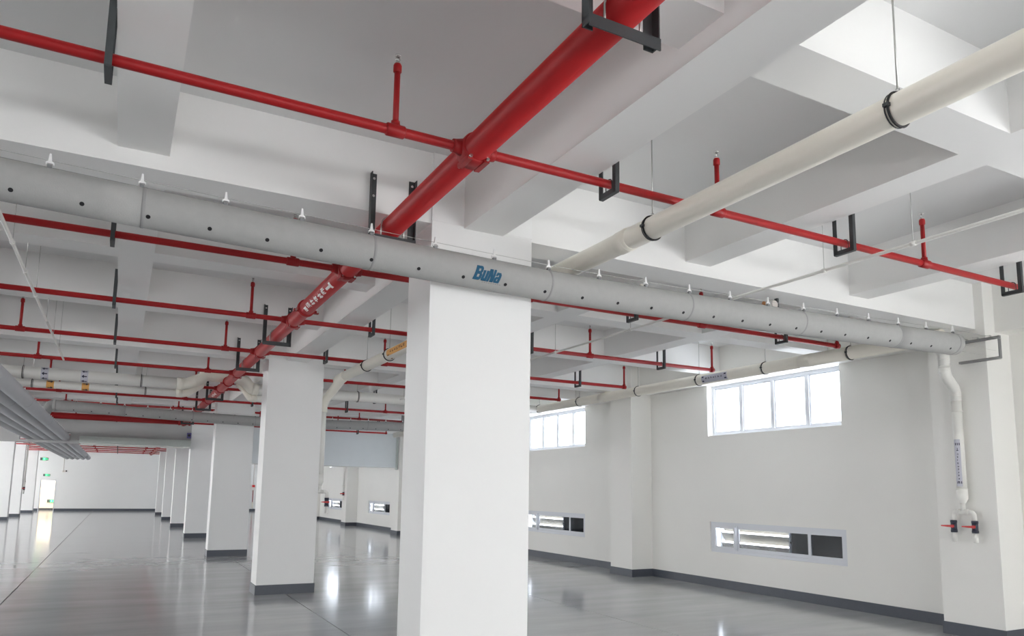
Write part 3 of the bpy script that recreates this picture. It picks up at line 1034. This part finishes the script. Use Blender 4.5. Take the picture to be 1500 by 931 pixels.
for z in (1.765, 2.215):
    for a in (168, 188, 208):
        patch_z(lb, XQ, YQ, .0562, z, z + .028, math.radians(a), math.radians(a + 9), 2)
patch_z(lb, XQ, YQ, .0562, 2.150, 2.158, math.radians(178), math.radians(200), 3)
patch_z(lb, XQ, YQ, .0562, 2.158, 2.185, math.radians(186), math.radians(192), 1)
tag(lb.build('label_print', 'ink', vd), kind='stuff')
for z in (2.62, 1.70):
    MB().ring((XQ, YQ, z), (0, 0, 1), .058, .006, 24, 6).build('pipe_clip', 'pvcw', vd)

v2 = valve_drop(XD, YD, ZA - .5, .050, 'white drop pipe with valves running down the right side of the second column', 0, 1.80, xdir=1)

# ------------------------------------------------------------------ PVC pipe along the window wall
XE, ZE, RE = 8.45, 3.484, .0885
t = thing('pvc_pipe', 'cream white PVC pipe running above the windows along the right wall', 'pipe', (XE, 9, ZE))
MB().tube([(XE, 5.12, ZE), (XE, 24.6, ZE)], RE, 28).build('pipe_run', 'pvc', t)
for y in (7.06, 12.0, 16.2):
    MB().tube([(XE, y - .10, ZE), (XE, y - .095, ZE), (XE, y + .095, ZE), (XE, y + .10, ZE)], [RE, RE + .005, RE + .005, RE], 28).build('socket', 'pvc', t)
# flare and S-bend down to the drop on the pilaster
sb = [(XE, 5.12, ZE), (XE, 5.12, 3.36), (XE, 5.12, 3.30), (XE, 5.12, 3.295), (XE, 5.12, 3.10)]
MB().tube(sb, [RE, RE, RE, .062, .062], 24).build('tee_down', 'pvcw', t)
sb = [(XE, 5.12, 3.15), (XE, 5.12, 3.06), (XE + .04, 5.125, 3.0), (XQ - .05, 5.18, 2.90), (XQ, YQ, 2.84), (XQ, YQ, 2.74)]
MB().tube(sb, [.062, .062, .060, .058, .058, .058], 24).build('s_bend', 'pvcw', t)
MB().tube([(XE, 5.12, 3.335), (XE, 5.12, 3.325), (XE, 5.12, 3.29), (XE, 5.12, 3.26)], [.094, .094, .090, .064], 28).build('flange', 'pvcw', t)
for z in (3.20, 3.12, 3.05):
    MB().ring((XE, 5.12, z), (0, 0, 1), .063, .004, 24, 6).build('socket_bead', 'pvcw', t)
MB().ring((XQ, YQ, 2.80), (0, 0, 1), .058, .005, 24, 6).build('socket_bead', 'pvcw', t)
lb = MB()
patch_y(lb, XE, ZE, RE, 8.53, 9.10, math.radians(150), math.radians(235), 9)
lb.build('lilac_label', 'lilac', t)
lb = MB()
for i in range(7):
    for (u0, u1, v0, v1) in strokes(5, 1.0, 700 + i):
        patch_y(lb, XE, ZE, RE + .0012, 8.63 + i * .056 + u0 * .04, 8.63 + i * .056 + u1 * .04, math.radians(196 - v0 * 20), math.radians(196 - v1 * 20), 2)
for y in (8.545, 9.045):
    for a in (162, 206):
        patch_y(lb, XE, ZE, RE + .0012, y, y + .042, math.radians(a), math.radians(a + 14), 2)
tag(lb.build('label_print', 'ink', t), kind='stuff')
for i, y in enumerate((6.35, 7.81, 9.24, 10.88, 12.87, 14.54, 16.9, 19.0, 21.0)):
    hanger(XE, y, ZE, RE, '%s clamp and rod from the right, holding the wall pipe above the windows' % ORD[i], group='hangers of the wall pipe')
t = thing('wall_pipe_branch', 'short cream branch pipe at the far end of the wall pipe', 'pipe', (XE - .3, 15.3, 3.45))
MB().tube([(XE, 15.6, ZE), (XE - .25, 15.7, ZE - .02), (XE - .9, 15.75, ZE - .04)], .06, 20).build('pipe_run', 'pvc', t)

# ------------------------------------------------------------------ pair of cross pipes farther back with offsets over the fire main
YW = 14.5
def offset_pipe(y, z, r, zup, yup, x0, x1, label):
    t = thing('pvc_pipe', label, 'pipe', ((x0 + x1) / 2, y, z))
    d = .22
    MB().tube([(x0, y, z), (.86, y, z)], r, 24).build('pipe_run', 'pvcw', t)
    MB().tube([(2.16, y, z), (x1, y, z)], r, 24).build('pipe_run', 'pvcw', t)
    P = [(.80, y, z), (.92, y, z), (.99, y, z + .015), (1.22, (y + yup) / 2, (z + zup) / 2 + .01), (1.30, yup, zup), (1.44, yup, zup), (1.62, yup, zup), (1.78, yup, zup), (1.86, yup, zup - .02),
         (2.0, (y + yup) / 2, (z + zup) / 2), (2.10, y, z), (2.22, y, z)]
    MB().tube(P, r + .004, 24).build('offset_bend', 'pvc', t)
    for x in (.86, 2.16):
        MB().tube([(x - .05, y, z), (x + .05, y, z)], r + .009, 24).build('socket', 'pvc', t)
    for a, b in ((P[2], P[3]), (P[3], P[4])):
        c = (Vector(a) + Vector(b)) / 2
        MB().ring(tuple(c), tuple(Vector(b) - Vector(a)), r + .004, .006, 24, 6).build('socket_bead', 'pvc', t)
    return t
t3 = offset_pipe(YW, 3.45, .102, 3.676, YW, -6.5, 8.3, 'upper thick white pipe of the pair with blue arrow labels, bent over the fire main')
t4 = offset_pipe(YW + .115, 3.283, .064, 3.645, YW + .37, -6.5, 2.75, 'lower thinner white pipe of the pair with orange arrow labels')
def arrow_label(t, y, z, r, x, bgm, inkm, n, d):
    lb = MB()
    patch_x(lb, y, z, r, x - .055, x + .055, math.radians(-88), math.radians(75), 10, .0015)
    lb.build('arrow_label', bgm, t)
    ar = MB()
    for i in range(n):
        a = math.radians(-60 + i * 105 / max(n - 1, 1)) if n > 1 else 0
        w = .018 / r
        patch_x(ar, y, z, r + .0015, x - .038, x + .038, a - w * .5, a + w * .5, 2)
        for q in range(3):
            xx = x + d * (.032 - q * .010)
            patch_x(ar, y, z, r + .0015, xx - .006, xx + .006, a - w * (.5 + q * .45), a + w * (.5 + q * .45), 2)
    ar.build('arrow_print', inkm, t)
for x in (-1.235, -.654):
    arrow_label(t3, YW, 3.45, .102, x, 'lilac', 'ink', 3, -1)
for x in (-1.153, -.632):
    arrow_label(t4, YW + .115, 3.283, .064, x, 'orange', 'ink', 2, 1)
for i, x in enumerate((-1.55, .22, 4.15, 6.3)):
    hanger(x, YW, 3.45, .102, '%s strap and rod from the left, holding the upper thick white pipe' % ORD[i], axis=(1, 0, 0), group='hangers of the upper white pipe')
for i, x in enumerate((-1.42, .30)):
    hanger(x, YW + .115, 3.283, .064, ['left', 'right'][i] + ' strap and rod holding the lower white pipe of the pair', axis=(1, 0, 0), group='hangers of the lower white pipe')

# ------------------------------------------------------------------ thin conduits on rods
def conduit(x, z, y0, y1, rods, label, rname, r=.0135):
    t = thing('conduit', label, 'conduit', (x, (y0 + y1) / 2, z))
    MB().tube([(x, y0, z), (x, y1, z)], r, 12).build('tube', 'pvcw', t)
    for y in rods:
        MB().tube([(x, y - .02, z), (x, y + .02, z)], r + .005, 12).build('clip', 'pvcw', t)
        MB().tube([(x, y, z), (x, y, ZSLAB)], .003, 6).build('hanger_rod', 'zinc', t)
conduit(5.0, 3.435, -6, 14.3, [1.0, 3.2, 3.97, 6.57, 8.2, 9.9, 12.5, 14.1], 'thin white conduit hanging on rods between columns and window wall', 'rod')
conduit(-.856, 3.43, 3.0, 12.6, [6.58, 7.45, 8.38, 9.6, 10.6, 11.6], 'thin white conduit hanging on rods at the left', 'rod')

# small detector on the girder beside the conduit
t = thing('gas_detector', 'small round silver detector with orange sensor on the girder above the duct', 'detector', (5.72, 5.22, 3.5))
MB().tube([(5.70, 5.13, 3.50), (5.70, 5.15, 3.50), (5.70, 5.21, 3.50), (5.70, 5.23, 3.50)], [.045, .058, .058, .045], 24).build('housing', 'zinc', t)
MB().tube([(5.70, 5.12, 3.50), (5.70, 5.13, 3.50)], .04, 20).build('front_plate', 'alarm', t)
MB().tube([(5.64, 5.18, 3.51), (5.60, 5.18, 3.515)], .018, 12).build('sensor', 'copper', t)
MB().tube([(5.70, 5.18, 3.45), (5.70, 5.18, 3.41)], .02, 12).build('cable_gland', 'zinc', t)
MB().tube([(5.68, 5.18, 3.55), (5.66, 5.18, 3.585)], .006, 8).build('cable', 'rubber', t)
MB().box(5.78, 5.80, 5.16, 5.20, 3.47, 3.585).box(5.75, 5.80, 5.16, 5.20, 3.465, 3.475).build('mount', 'steel', t)

# vertical cream pipe behind the duct, going up to the slab
t = thing('vent_pipe', 'short cream vertical pipe rising behind the near air duct', 'pipe', (4.45, 5.9, 3.0))
MB().tube([(4.52, 5.75, 3.38), (4.52, 5.75, ZSLAB)], .022, 14).build('pipe_run', 'pvc', t)
MB().tube([(4.52, 5.75, 3.38), (4.52, 5.75, 3.44)], .029, 14).build('socket', 'pvc', t)

# ------------------------------------------------------------------ far wall fittings
def exit_sign(x, y, z, label, w=.42, h=.16):
    t = thing('exit_sign', label, 'exit sign', (x, y, z), 'green exit signs')
    MB().box(x - w / 2, x + w / 2, y - .03, y, z - h / 2, z + h / 2).build('casing', 'signbody', t)
    MB().box(x - w * .18, x + w * .18, y - .034, y - .03, z - h * .42, z + h * .42).build('lit_panel', 'green', t)
    a = MB().box(x + w * .24, x + w * .36, y - .034, y - .03, z - h * .10, z + h * .10)
    a.prism([(x + w * .36, y - .034, z - h * .28), (x + w * .46, y - .034, z), (x + w * .36, y - .034, z + h * .28)], (0, .004, 0))
    a.build('arrow', 'green', t)
    r = MB()   # running figure
    r.box(x - .015, x + .015, y - .037, y - .034, z + .02, z + .045).box(x - .02, x + .012, y - .037, y - .034, z - .02, z + .018)
    r.box(x - .045, x - .02, y - .037, y - .034, z - .045, z - .025).box(x + .008, x + .022, y - .037, y - .034, z - .055, z - .02)
    r.build('running_figure', 'white', t)
exit_sign(-4.06, YF, 3.10, 'upper green exit sign high on the far wall')
exit_sign(-3.86, YF, 2.14, 'green exit sign directly above the far doorway', .36, .13)
exit_sign(-3.60, YF + 1.88, .56, 'low green exit sign inside the lit doorway', .5, .18)
t = thing('security_camera', 'small white camera on a bracket on the far wall', 'camera', (-3.0, YF, 2.36))
MB().box(-3.06, -2.98, YF - .10, YF, 2.33, 2.41).build('mount', 'alarm', t)
MB().tube([(-3.0, YF - .08, 2.38), (-2.86, YF - .22, 2.40)], .05, 14).build('body', 'alarm', t)
MB().tube([(-2.86, YF - .22, 2.40), (-2.84, YF - .24, 2.403)], .042, 14).build('lens', 'rubber', t)
MB().tube([(-3.02, YF - .01, 2.41), (-3.02, YF - .01, 3.2)], .012, 8).build('cable_conduit', 'alarm', t)
t = thing('fire_alarm_box', 'red and white fire alarm box with pipe on the far wall', 'alarm box', (8.05, YF, 1.0))
MB().box(7.93, 8.19, YF - .12, YF, 1.40, 1.76).build('box', 'alarm', t)
MB().box(7.99, 8.17, YF - .13, YF - .12, 1.60, 1.75).build('red_panel', 'redh', t)
MB().tube([(8.08, YF - .05, 1.40), (8.08, YF - .05, .62)], .025, 10).build('lower_pipe', 'redfit', t)
MB().tube([(8.08, YF - .05, 1.76), (8.08, YF - .05, 3.5)], .020, 10).build('upper_pipe', 'alarm', t)
MB().tube([(8.08, YF - .05, .62), (8.08, YF - .05, .45), (8.08, YF - .12, .36), (8.08, YF - .16, .22)], [.06, .05, .045, .045], 12).build('hose_outlet', 'pvc', t)
t = thing('wall_sounder', 'small purple alarm sounder under the header pipe by the fourth column', 'alarm', (1.88, YS - .2, 3.2))
MB().box(1.80, 1.925, YS - .06, YS + .04, 3.10, 3.27).build('casing', 'purple', t)
MB().tube([(1.86, YS - .065, 3.19), (1.86, YS - .058, 3.19)], .04, 14).build('grille', 'rubber', t)

# drop pipes on far columns and pilasters (seen small)
def small_drop(x, y, label, top=ZG):
    t = thing('valve_drop_pipe', label, 'pipe', (x, y, 1.1), 'white valve drop pipes')
    MB().tube([(x, y, top), (x, y, 1.75)], .035, 12).build('pipe_run', 'pvcw', t)
    MB().tube([(x, y, 1.75), (x, y, 1.66), (x, y, 1.5)], [.05, .05, .03], 12).build('reducer', 'pvcw', t)
    vo = MB().tube([(x, y, 1.45), (x, y, 1.30)], .045, 12).build('valve_body', 'valve', t)
    MB().box(x - .16, x + .03, y - .07, y - .05, 1.36, 1.40).build('valve_handle', 'redh', vo)
    MB().tube([(x, y, 1.5), (x, y, 1.45)], .03, 12).tube([(x, y, 1.30), (x, y, 1.10)], .03, 12).build('outlet', 'pvcw', t)
small_drop(XP - .06, 4.86 + GRID * 4 + .3, 'thin drop pipe with red handled valve on a far pilaster beyond the shutter')
small_drop(-4.18 + .08, 43.4, 'thin drop pipe with valve beside the middle column of the left row')
